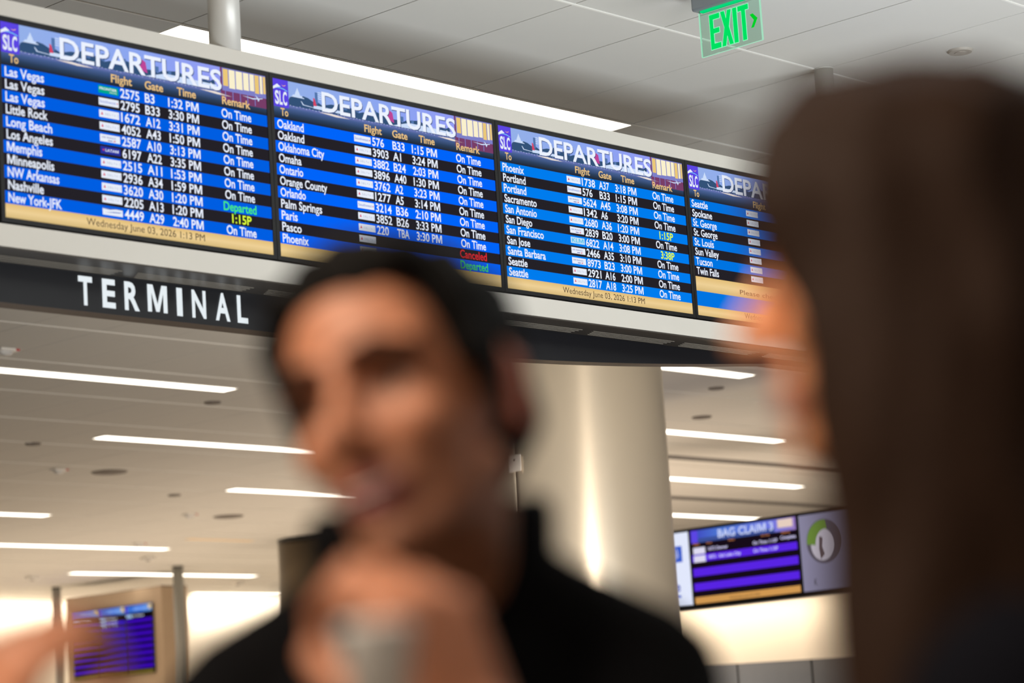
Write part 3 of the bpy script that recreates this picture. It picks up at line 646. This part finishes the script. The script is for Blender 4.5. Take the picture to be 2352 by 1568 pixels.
PG.many('ad_badge', [disc(.225, .37, .165, .29)], .0012, emit('ad_badge_dark', (90, 84, 96)), bs)
PG.many('ad_badge_green', [disc(.225, .37, .16, .28, math.pi*.45, math.pi*1.02)+disc(.245, .40, .10, .19, math.pi*.45, math.pi*1.02)[::-1]], .0018, emit('ad_green', (108, 140, 60)), bs)
PG.many('ad_badge_picture', [disc(.21, .41, .11, .21)], .0016, emit('ad_badge_pale', (196, 188, 200)), bs)
PG.many('ad_badge_figure', [[(.185, .30), (.215, .32), (.205, .44), (.225, .54), (.185, .60), (.175, .46)]], .0022, emit('ad_figure', (92, 78, 82)), bs)
PG.text('K', .105, .135, .93, .085, .0018, emit('ad_text', (64, 62, 70)), bs, 'ad_lettering', 0)

# ------------------------------------------------------------------ curved lit bulkhead under the sign
dc = at_d(1640, 1450, 33.5); DR = 6.2
def arc_wall(name, r, z0, z1, a0, a1, m, n=56, th=.2):
    bm = bmesh.new(); o = [[bm.verts.new((math.cos(a0+(a1-a0)*i/n)*rr, math.sin(a0+(a1-a0)*i/n)*rr, z)) for i in range(n+1)] for rr, z in ((r, z0), (r, z1), (r-th, z1), (r-th, z0))]
    for i in range(n):
        for k in range(4): bm.faces.new((o[k][i], o[k][i+1], o[(k+1) % 4][i+1], o[(k+1) % 4][i]))
    for i in (0, n): bm.faces.new([o[k][i] for k in range(4)])
    return bm_obj(name, bm, m, None, False)
back = math.atan2(-dc.y, -dc.x)
BA0, BA1 = back-.10, back+1.0
bk = empty('curved_bulkhead', (dc.x, dc.y, 0), 'curved cream bulkhead glowing below the bag claim sign', 'bulkhead')
zbb = at_d(1700, 1522, 27.3).z; ztt = at_d(1700, 1392, 27.3).z+.12
for nm, r, z0, z1, m in (('curved_wall', DR, zbb, ztt, warm_wall), ('canopy_edge', DR+.95, ztt, ztt+.22, mat('canopy_taupe', (150, 134, 116), .5))):
    o = arc_wall(nm, r, z0, z1, BA0, BA1, m); o.parent = bk
o = arc_wall('canopy_underside', DR+.94, ztt+.01, ztt+.05, BA0, BA1, mat('canopy_under', (176, 158, 136), .5), th=1.1); o.parent = bk
# recessed trough lamp in the canopy
o = arc_wall('trough_lamp', DR+.72, ztt-.004, ztt+.012, back-.30, back+.02, emit('trough_glow', (255, 236, 205), 3.0), th=.3); o.parent = bk
for k in range(7):
    a = back-.12+k*.052
    area('trough_light', (dc.x+math.cos(a)*(DR+.32), dc.y+math.sin(a)*(DR+.32), ztt-.03), (dc.x+math.cos(a)*(DR+.02), dc.y+math.sin(a)*(DR+.02), ztt-1.1), .36, .1, 2.2, (1, .86, .66))
for k in range(8):
    a0 = BA0+k*.1375
    o = arc_wall('lower_panel', DR-.25, 0, zbb, a0+.002, a0+.1355, greyp, n=6); o.parent = bk
o = arc_wall('lower_backing', DR-.28, 0, zbb, BA0, BA1, blk, n=40); o.parent = bk
# ------------------------------------------------------------------ people
def frame(yv, zv):
    y = Vector(yv).normalized(); z = Vector(zv); z = (z-y*z.dot(y)).normalized(); x = y.cross(z)
    return Matrix(((x.x, y.x, z.x), (x.y, y.y, z.y), (x.z, y.z, z.z)))
class Blob:
    """collects ellipsoids and tapered capsules, then grows one continuous skin round them"""
    def __init__(s): s.bm = bmesh.new()
    def ell(s, c, r, R=None, sub=3):
        M = Matrix.Translation(c) @ (R.to_4x4() if R is not None else Matrix.Identity(4)) @ Matrix.Diagonal((*r, 1))
        bmesh.ops.create_icosphere(s.bm, subdivisions=sub, radius=1, matrix=M)
    def cap(s, a, b, ra, rb, flat=1.0, side=None, seg=14):
        a, b = Vector(a), Vector(b); d = b-a; L = d.length
        if L < 1e-5: return s.ell(a, (ra,)*3)
        z = d/L; x = Vector(side).normalized() if side is not None else z.orthogonal().normalized()
        x = (x-z*x.dot(z)).normalized(); y = z.cross(x); rings = []
        prof = [(-ra*math.cos(t), ra*math.sin(t)) for t in (math.pi*.08, math.pi*.2, math.pi*.35, math.pi*.5)] + \
               [(L*k, ra+(rb-ra)*k) for k in (.25, .5, .75)] + [(L+rb*math.sin(t), rb*math.cos(t)) for t in (0, math.pi*.15, math.pi*.3, math.pi*.42)]
        for h, r in prof: rings.append([s.bm.verts.new(a+z*h+x*(r*math.cos(2*math.pi*i/seg))+y*(r*flat*math.sin(2*math.pi*i/seg))) for i in range(seg)])
        for p, q in zip(rings, rings[1:]):
            for i in range(seg): s.bm.faces.new((p[i], p[(i+1) % seg], q[(i+1) % seg], q[i]))
        s.bm.faces.new(rings[0][::-1]); s.bm.faces.new(rings[-1])
    def chain(s, pts, rads, flat=1.0, side=None):
        for k in range(len(pts)-1): s.cap(pts[k], pts[k+1], rads[k], rads[k+1], flat, side)
    def grow(s, name, m, parent, voxel=.004, smooth=6, disp=0, dscale=30, color=None):
        me = bpy.data.meshes.new(name); s.bm.to_mesh(me); s.bm.free()
        o = bpy.data.objects.new(name, me); C.objects.link(o)
        r = o.modifiers.new('r', 'REMESH'); r.mode = 'VOXEL'; r.voxel_size = voxel; r.use_smooth_shade = True
        q = o.modifiers.new('s', 'SMOOTH'); q.factor = .5; q.iterations = smooth
        bpy.context.view_layer.update(); dg = bpy.context.evaluated_depsgraph_get()
        nm = bpy.data.meshes.new_from_object(o.evaluated_get(dg)); nm.name = name; bpy.data.objects.remove(o); bpy.data.meshes.remove(me)
        if disp:
            pos = [v.co.copy() for v in nm.vertices]; nrm = [v.normal.copy() for v in nm.vertices]; out = []
            for p, n in zip(pos, nrm): out.extend(p + n*(disp*noise.noise(Vector((p.x*dscale, p.y*dscale, p.z*dscale*.35)))))
            nm.vertices.foreach_set('co', out); nm.update()
        nm.polygons.foreach_set('use_smooth', [True]*len(nm.polygons)); nm.materials.clear(); nm.materials.append(m)
        if color:
            a = nm.color_attributes.new('tint', 'FLOAT_COLOR', 'POINT')
            buf = []
            for v in nm.vertices: buf.extend((*color(v.co), 1))
            a.data.foreach_set('color', buf)
        ob = bpy.data.objects.new(name, nm); C.objects.link(ob); ob.parent = parent
        ob.location = -parent.location if parent else (0, 0, 0)
        return ob
def hand(B, wrist, d, palm, thumb_side, curl=(1.2, 1.3, .7), spread=.08, thumb_in=.5, s=1.0):
    """d wrist to knuckles, palm the way the palm faces, thumb_side +1/-1 along d x palm"""
    d = Vector(d).normalized(); p = Vector(palm); p = (p-d*p.dot(d)).normalized(); a = d.cross(p)*thumb_side   # towards the thumb
    W = Vector(wrist); tips = []
    lens = ((.044, .026, .020), (.049, .030, .021), (.045, .027, .020), (.035, .020, .018)); offs = (.030, .010, -.010, -.029); kl = (.088, .092, .087, .078)
    for (l1, l2, l3), o, k in zip(lens, offs, kl):
        kn = W+d*(k*s)+a*(o*s); B.cap(W+a*(o*.55*s)+d*.008*s, kn, .0165*s, .0125*s, .85, a)
        dirv = (d+a*(o*spread*30)).normalized(); ang = 0; pt = kn; rad = .0098*s if o > -.02 else .0086*s
        for ln, cv in zip((l1, l2, l3), curl):
            ang += cv; dv = (dirv*math.cos(ang)+p*math.sin(ang)).normalized(); q = pt+dv*ln*s
            B.cap(pt, q, rad, rad*.9); pt = q; rad *= .92
        tips.append((pt, dv))
    b0 = W+d*.022*s+a*.026*s+p*.008*s; b1 = b0+(d*.6+a*.65+p*thumb_in*.6).normalized()*.042*s
    b2 = b1+(d*.75+a*(.35-.7*thumb_in)+p*thumb_in*.9).normalized()*.032*s; b3 = b2+(d*.7-a*.5*thumb_in+p*thumb_in).normalized()*.026*s
    B.chain([b0, b1, b2, b3], [.016*s, .0135*s, .0115*s, .0095*s]); tips.append((b3, (b3-b2).normalized()))
    return tips, p
def person(label, Hc, F, U, neck, bodyF, spec):
    """Hc head centre, F face direction, U head up, neck base of neck, bodyF chest direction"""
    s = hs_ = spec.get('hs', spec.get('scale', 1.0)); Rh = frame(F, U)
    H = lambda x, y, z: Hc + Rh @ Vector((x*hs_, y*hs_, z*hs_))
    t = empty('person', (neck.x, neck.y, 0), label, 'person')
    bf = Vector((bodyF[0], bodyF[1], 0)).normalized(); bs_ = bf.cross(Vector((0, 0, 1))); up = Vector((0, 0, 1))
    Rb = frame(bf, up)
    Bp = lambda x, y, z: neck + bs_*x*s + bf*y*s + up*z*s
    B = Blob(); E3 = lambda c, r: B.ell(H(*c), [v*s for v in r], Rh)
    E3((0, -.014, .030), (.075, .094, .086)); E3((0, .034, .036), (.062, .050, .060)); E3((0, .034, -.030), (.056, .050, .064))
    E3((0, .018, -.070), (.052, .056, .040)); E3((0, .066, -.102), (.021, .018, .017)); E3((0, .062, -.068), (.032, .024, .028))
    for q in (-1, 1):
        E3((q*.037, .058, -.028), (.024, .020, .022)); E3((q*.077, -.012, -.008), (.007, .016, .026)); E3((q*.081, -.017, .004), (.005, .012, .016)); E3((q*.080, -.006, -.036), (.006, .009, .010))
        B.cap(H(q*.010, .085, .020), H(q*.050, .069, .023), .0100*s, .0095*s)
        B.cap(H(q*.018, .071, .0070), H(q*.046, .064, .0055), .0052*s, .0048*s); B.cap(H(q*.018, .070, -.0080), H(q*.046, .063, -.0065), .0042*s, .004*s)
        E3((q*.0125, .096, -.036), (.0085, .010, .0075)); B.cap(H(q*.044, -.005, -.058), H(q*.020, .052, -.094), .018*s, .016*s)
        B.cap(H(q*.026, .076, -.066), H(0, .088, -.0615), .0045*s, .006*s); B.cap(H(q*.026, .075, -.069), H(0, .086, -.0815), .0045*s, .007*s)
    B.cap(H(0, .080, .014), H(0, .105, -.028), .0085*s, .011*s); E3((0, .106, -.031), (.0125, .012, .0115))
    nt = H(0, -.014, -.070); B.cap(nt, neck-UP*.03, .050*s, .054*s)
    # trunk, arms and legs in one skin
    s = spec.get('scale', 1.0)
    B.ell(Bp(0, 0, -.20), (.175*s, .105*s, .22*s), Rb); B.ell(Bp(0, .0, -.46), (.150*s, .100*s, .18*s), Rb); B.ell(Bp(0, 0, -.60), (.165*s, .110*s, .13*s), Rb)
    J = Blob()
    jr = spec.get('jacket', .014)
    J.ell(Bp(0, 0, -.20), ((.175+jr)*s, (.105+jr*1.6)*s, .225*s), Rb); J.ell(Bp(0, 0, -.46), ((.160+jr)*s, (.112+jr)*s, .2*s), Rb); J.ell(Bp(0, 0, -.62), ((.172+jr)*s, (.12+jr)*s, .12*s), Rb)
    sw = spec.get('shoulder', .185)
    for q in (-1, 1):
        sh = Bp(q*sw, -.005, -.075); B.cap(Bp(q*.03, -.02, .015), sh, .050*s, .052*s); J.cap(Bp(q*.045, -.02, -.005), sh, (.056+jr*.6)*s, (.058+jr)*s); J.cap(Bp(q*.045, -.02, .03), sh, .040*s, .05*s)
        el, wr = spec['arms'][q]
        B.chain([sh, el, wr], [.050*s, .038*s, .026*s]); cuff = wr+(el-wr).normalized()*.035
        J.chain([sh, el, cuff], [(.056+jr)*s, (.048+jr*.6)*s, .040*s])
        hp_ = Bp(q*.09, 0, -.63); kn = Bp(q*.10, .02, 0); kn.z = .50*s; an = Bp(q*.11, -.02, 0); an.z = .09*s
        B.chain([hp_, kn, an], [.085*s, .056*s, .040*s]); B.cap(an-up*.035, an+bf*.15-up*.04, .036*s, .028*s)
    for q in (-1, 1):
        tips, pd = hand(B, spec['arms'][q][1], *spec['hands'][q])
        for k, (tp, dv) in enumerate(tips):
            nb = bmesh.new(); M = Matrix.Translation(tp-pd*.0055+dv*.002) @ frame(dv, -pd).to_4x4() @ Matrix.Diagonal((.0058, .007, .0022, 1))
            bmesh.ops.create_icosphere(nb, subdivisions=2, radius=1, matrix=M); no = bm_obj('fingernail', nb, spec['nail'], t, True); no.location = -t.location
    lipc, skin = spec['lip'], spec['skin']
    mouth = H(0, .084, -.071); Ri = Rh.transposed()
    def col(co):
        L = Ri @ (co-Hc)/hs_
        c = list(skin)
        if abs(L.x) < .030 and L.y > .066 and -.090 < L.z < -.055:
            k = max(0, 1-((L.x/.028)**2+((L.z+.0725)/.017)**2)); k = min(1, k*3); c = [c[i]*(1-k)+lipc[i]*k for i in range(3)]
        if abs(L.x) > .076 and abs(L.z) < .06: c = [c[0]*1.0, c[1]*.62, c[2]*.55]
        if spec.get('jaw_tint') and L.z < -.035 and L.y > -.05 and L.z > -.13:  # jaw and upper neck tinted darker downwards
            k = min(1, (-.035-L.z)/.03)*spec['jaw_tint']*(0 if abs(L.x) < .014 and L.z > -.09 and False else 1); c = [c[i]*(1-k)+(.045, .03, .024)[i]*k for i in range(3)]
        return c
    B.grow('body', spec['skinm'], t, .0042, 5, color=col)
    J.grow('jacket', spec['cloth'], t, .007, 8, .006, 9)
    # trousers and shoes
    Tm = Blob(); Sm = Blob()
    for q in (-1, 1):
        hp_ = Bp(q*.09, 0, -.64); kn = Bp(q*.10, .02, 0); kn.z = .50*s; an = Bp(q*.11, -.02, 0); an.z = .10*s
        Tm.chain([Bp(q*.05, 0, -.62), hp_, kn, an], [.11*s, .105*s, .075*s, .062*s])
        Sm.cap(an-up*.05*s, an+bf*.16-up*.055*s, .048*s, .040*s); Sm.cap(an-up*.01, an-up*.05*s, .05*s, .048*s)
    Tm.grow('trousers', spec['trousers'], t, .01, 8); Sm.grow('shoes', mat('shoe_black', (20, 18, 18), .5), t, .008, 4)
    # eyes, brows, teeth
    s = hs_
    for q in (-1, 1):
        b = bmesh.new(); bmesh.ops.create_uvsphere(b, u_segments=24, v_segments=16, radius=.0108*s, matrix=Matrix.Translation(H(q*.032, .0610, 0)))
        e = bm_obj('eyeball', b, mat('eye_white', (225, 215, 208), .2), t, True); e.location = -t.location
        b = bmesh.new(); bmesh.ops.create_uvsphere(b, u_segments=20, v_segments=12, radius=1, matrix=Matrix.Translation(H(q*.032, .0710, 0)) @ Rh.to_4x4() @ Matrix.Diagonal((.0056*s, .0022*s, .0056*s, 1)))
        e = bm_obj('iris', b, mat('eye_brown', (38, 22, 14), .1), t, True); e.location = -t.location
        E_b = Blob(); e_ = spec.get('brow', 1.0); E_b.cap(H(q*.012, .0930, .0215), H(q*.034, .0875, .0255), .0046*s*e_, .0054*s*e_); E_b.cap(H(q*.034, .0875, .0255), H(q*.056, .072, .019), .0054*s*e_, .0040*s*e_)
        E_b.grow('eyebrow', spec['hair'], t, .0022, 2)
        L_b = Blob(); L_b.cap(H(q*.016, .0765, .0048), H(q*.032, .0775, .0062), .0020*s*e_, .0026*s*e_); L_b.cap(H(q*.032, .0775, .0062), H(q*.049, .0675, .0030), .0026*s*e_, .0020*s*e_)
        L_b.grow('eyelashes', spec['hair'], t, .0011, 1)
    if spec.get('smile'):
        Mo = Blob(); Mo.chain([H(-.0225, .0800, -.0680), H(-.011, .0862, -.0718), H(0, .0875, -.0722), H(.011, .0862, -.0718), H(.0225, .0800, -.0680)], [.0026*s, .0036*s, .0038*s, .0036*s, .0026*s])
        Mo.grow('mouth_opening', mat('mouth_dark', (40, 14, 14), .6), t, .0012, 1)
        Tb = Blob(); Tb.chain([H(-.0155, .0852, -.0694), H(-.008, .0882, -.0706), H(0, .0893, -.0708), H(.008, .0882, -.0706), H(.0155, .0852, -.0694)], [.0021*s]*5)
        Tb.grow('teeth', mat('teeth_ivory', (226, 214, 200), .3), t, .0012, 1)
    return t, H, Bp, Rh, Rb
VR = Vector((CR.x, CR.y, 0)).normalized(); VF = Vector((fwd.x, fwd.y, 0)).normalized(); UP = Vector((0, 0, 1))
skin_m = mat('skin_tan', rough=.5, rgb=(200, 140, 110), attr='tint', noise_amt=.08, nscale=40, sss=.12)
black_cloth = mat('jacket_black', (8, 8, 10), .95, spec=.1, bump=.25, bscale=400); navy_cloth = mat('coat_navy', (10, 11, 18), .9, spec=.1, bump=.25, bscale=400)
hair_dk = mat('hair_black', (8, 6, 5), .7, noise_amt=.3, nscale=90, bump=.5, bscale=220, spec=.15)
hair_br = mat('hair_brown', (40, 21, 7), .65, noise_amt=.3, nscale=50, bump=.5, bscale=160, spec=.2)
nail_m = mat('nail_pink', (214, 160, 140), .3)
trs = mat('trousers_dark', (34, 34, 40), .8)
# the man
Hc = at_d(937, 938, 1.88); th = math.radians(28)
F = (-VR*math.sin(th) - VF*math.cos(th) + UP*.02).normalized()
U = UP*math.cos(math.radians(14)) - VR*math.sin(math.radians(14)) + VF*.04
neck = at_d(1000, 1385, 1.97)
tb = math.radians(12); bF = -VR*math.sin(tb) - VF*math.cos(tb)
# +1 is the body's own right-hand side vector (bf x up): image left
armL_w = at_d(1105, 1690, 1.60); armL_e = at_d(1480, 2260, 1.72); armR_w = at_d(-95, 1765, 1.66); armR_e = at_d(120, 2330, 1.80)
d1 = -CR*.40+CU*.88+fwd*.05; p1 = -CR*.65-CU*.30+fwd*.62
d2 = CR*.38+CU*.85+fwd*.1; p2 = CR*.55-CU*.1+fwd*.6
side = Vector((bF.x, bF.y, 0)).cross(UP); sgn = 1 if side.dot(CR) > 0 else -1      # which sign is image right
spec = dict(scale=1.0, hs=1.05, arms={sgn: (armL_e, armL_w), -sgn: (armR_e, armR_w)},
            hands={sgn: (d1, p1, 1, (.75, 1.15, .7), .05, .75, 1.02), -sgn: (d2, p2, -1, (.8, .9, .6), .05, .55, .95)},
            nail=nail_m, lip=(.46, .11, .12), skin=(.50, .205, .110), skinm=skin_m, cloth=black_cloth, trousers=trs, hair=hair_dk, jaw_tint=.38, smile=True, brow=1.12, shoulder=.156, jacket=.010)
man, H, Bp, Rh, Rb = person('smiling man in a black jacket with short dark hair, fist raised under his chin', Hc, F, U, neck, bF, spec)
Hb = Blob()
for c, r in (((0, -.030, .050), (.082, .090, .086)), ((0, .012, .082), (.066, .068, .046)), ((0, -.055, .0), (.072, .062, .075)), ((0, .040, .098), (.050, .034, .024))):
    Hb.ell(H(*c), [v*.995 for v in r], Rh)
for q in (-1, 1):
    Hb.cap(H(q*.064, .032, .070), H(q*.073, .024, .018), .022, .016); Hb.cap(H(q*.072, .004, .03), H(q*.077, .006, -.012), .016, .009); Hb.cap(H(q*.076, .018, .03), H(q*.078, .014, -.026), .012, .007); Hb.cap(H(q*.046, .056, .086), H(q*.064, .040, .066), .018, .012)
Hb.grow('hair', hair_dk, man, .004, 3, .007, 60)
Cb = Blob()
for k in range(34):
    a = math.radians(-152+304*k/33); r = .066+.010*(1-math.cos(a))*.5; c = Bp(math.sin(a)*r, -math.cos(a)*r*.95-.004, 0); hgt = .048+.026*math.cos(a*.5)
    Cb.cap(c+UP*-.03, c+UP*hgt+(c-neck).normalized()*.010, .020, .014)
Cb.grow('collar', black_cloth, man, .005, 5)
# the white paper cup in his fist
wc = at_d(868, 1512, 1.52); cup = empty('paper_cup', wc-UP*.06, 'small white paper cup held in the man\'s fist', 'cup')
prof = [(.0, -.055), (.016, -.055), (.023, .018), (.0248, .020), (.0225, .0215), (.0155, -.051), (.0, -.051)]
bm = bmesh.new(); rr = [[bm.verts.new((r*math.cos(2*math.pi*i/32), r*math.sin(2*math.pi*i/32), z)) for i in range(32)] for r, z in prof[1:-1]]
for a, b in zip(rr, rr[1:]):
    for i in range(32): bm.faces.new((a[i], a[(i+1) % 32], b[(i+1) % 32], b[i]))
bm.faces.new(rr[0][::-1]); bm.faces.new(rr[-1])
bm.transform(Matrix.Translation((0, 0, .06))); bm_obj('cup_body', bm, mat('paper_white', (248, 247, 244), .6), cup, True)
# the woman
Hc = at_d(2095, 625, 1.46); th = math.radians(16)
F = (-VR*math.cos(th)+VF*math.sin(th)).normalized(); U = UP+VR*.05
neck = at_d(2300, 1350, 1.50); bF = -VR*math.cos(.25)+VF*math.sin(.25)
side = Vector((bF.x, bF.y, 0)).cross(UP); 
def arm(q): 
    sh = neck+side*q*.17-UP*.08; return (sh+side*q*.05-UP*.27-bF*.03, sh+side*q*.07-UP*.50+bF*.06)
spec = dict(scale=.98, hs=.93, arms={1: arm(1), -1: arm(-1)}, hands={1: (-UP, -side, 1, (.3, .3, .3), .05, .3, .9), -1: (-UP, side, -1, (.3, .3, .3), .05, .3, .9)},
            nail=nail_m, lip=(.50, .17, .15), skin=(.80, .34, .16), skinm=skin_m, cloth=navy_cloth, trousers=trs, hair=hair_br, shoulder=.165, jacket=.012)
wom, H, Bp, Rh, Rb = person('woman with long straight brown hair in a dark top, seen from behind her shoulder', Hc, F, U, neck, bF, spec)
Hb = Blob()
for c, r in (((0, -.018, .044), (.088, .106, .090)), ((0, .006, .080), (.064, .062, .046)), ((0, -.050, -.02), (.084, .078, .10))): Hb.ell(H(*c), [v*.95 for v in r], Rh)
for q in (-1, 1):
    n = 15
    for k in range(n):
        f = k/(n-1); y0 = .074-.150*f; w = .074+.020*math.sin(math.pi*min(1, f*1.3+.15)*.8)
        if f > .8: w *= 1-(f-.8)*2.2
        pts = [H(q*.022, .048-.10*f, .116-.01*f), H(q*w*.86, .058-.135*f, .080), H(q*(w+.002), .068-.14*f, .036), H(q*(w+.008), .046-.122*f, -.020), H(q*(w+.012), .036-.112*f, -.062), H(q*(w+.012), .033-.108*f, -.115)]
        base = pts[-1]; hd = (Hc-base); 
        pts += [base-UP*.12, base-UP*.26+bF*.004, base-UP*.44+bF*.004]
        Hb.chain(pts, [.016, .018, .019, .019, .020, .021, .022, .022, .015])
Hb.grow('hair', hair_br, wom, .0055, 4, .006, 40)
flush_text()
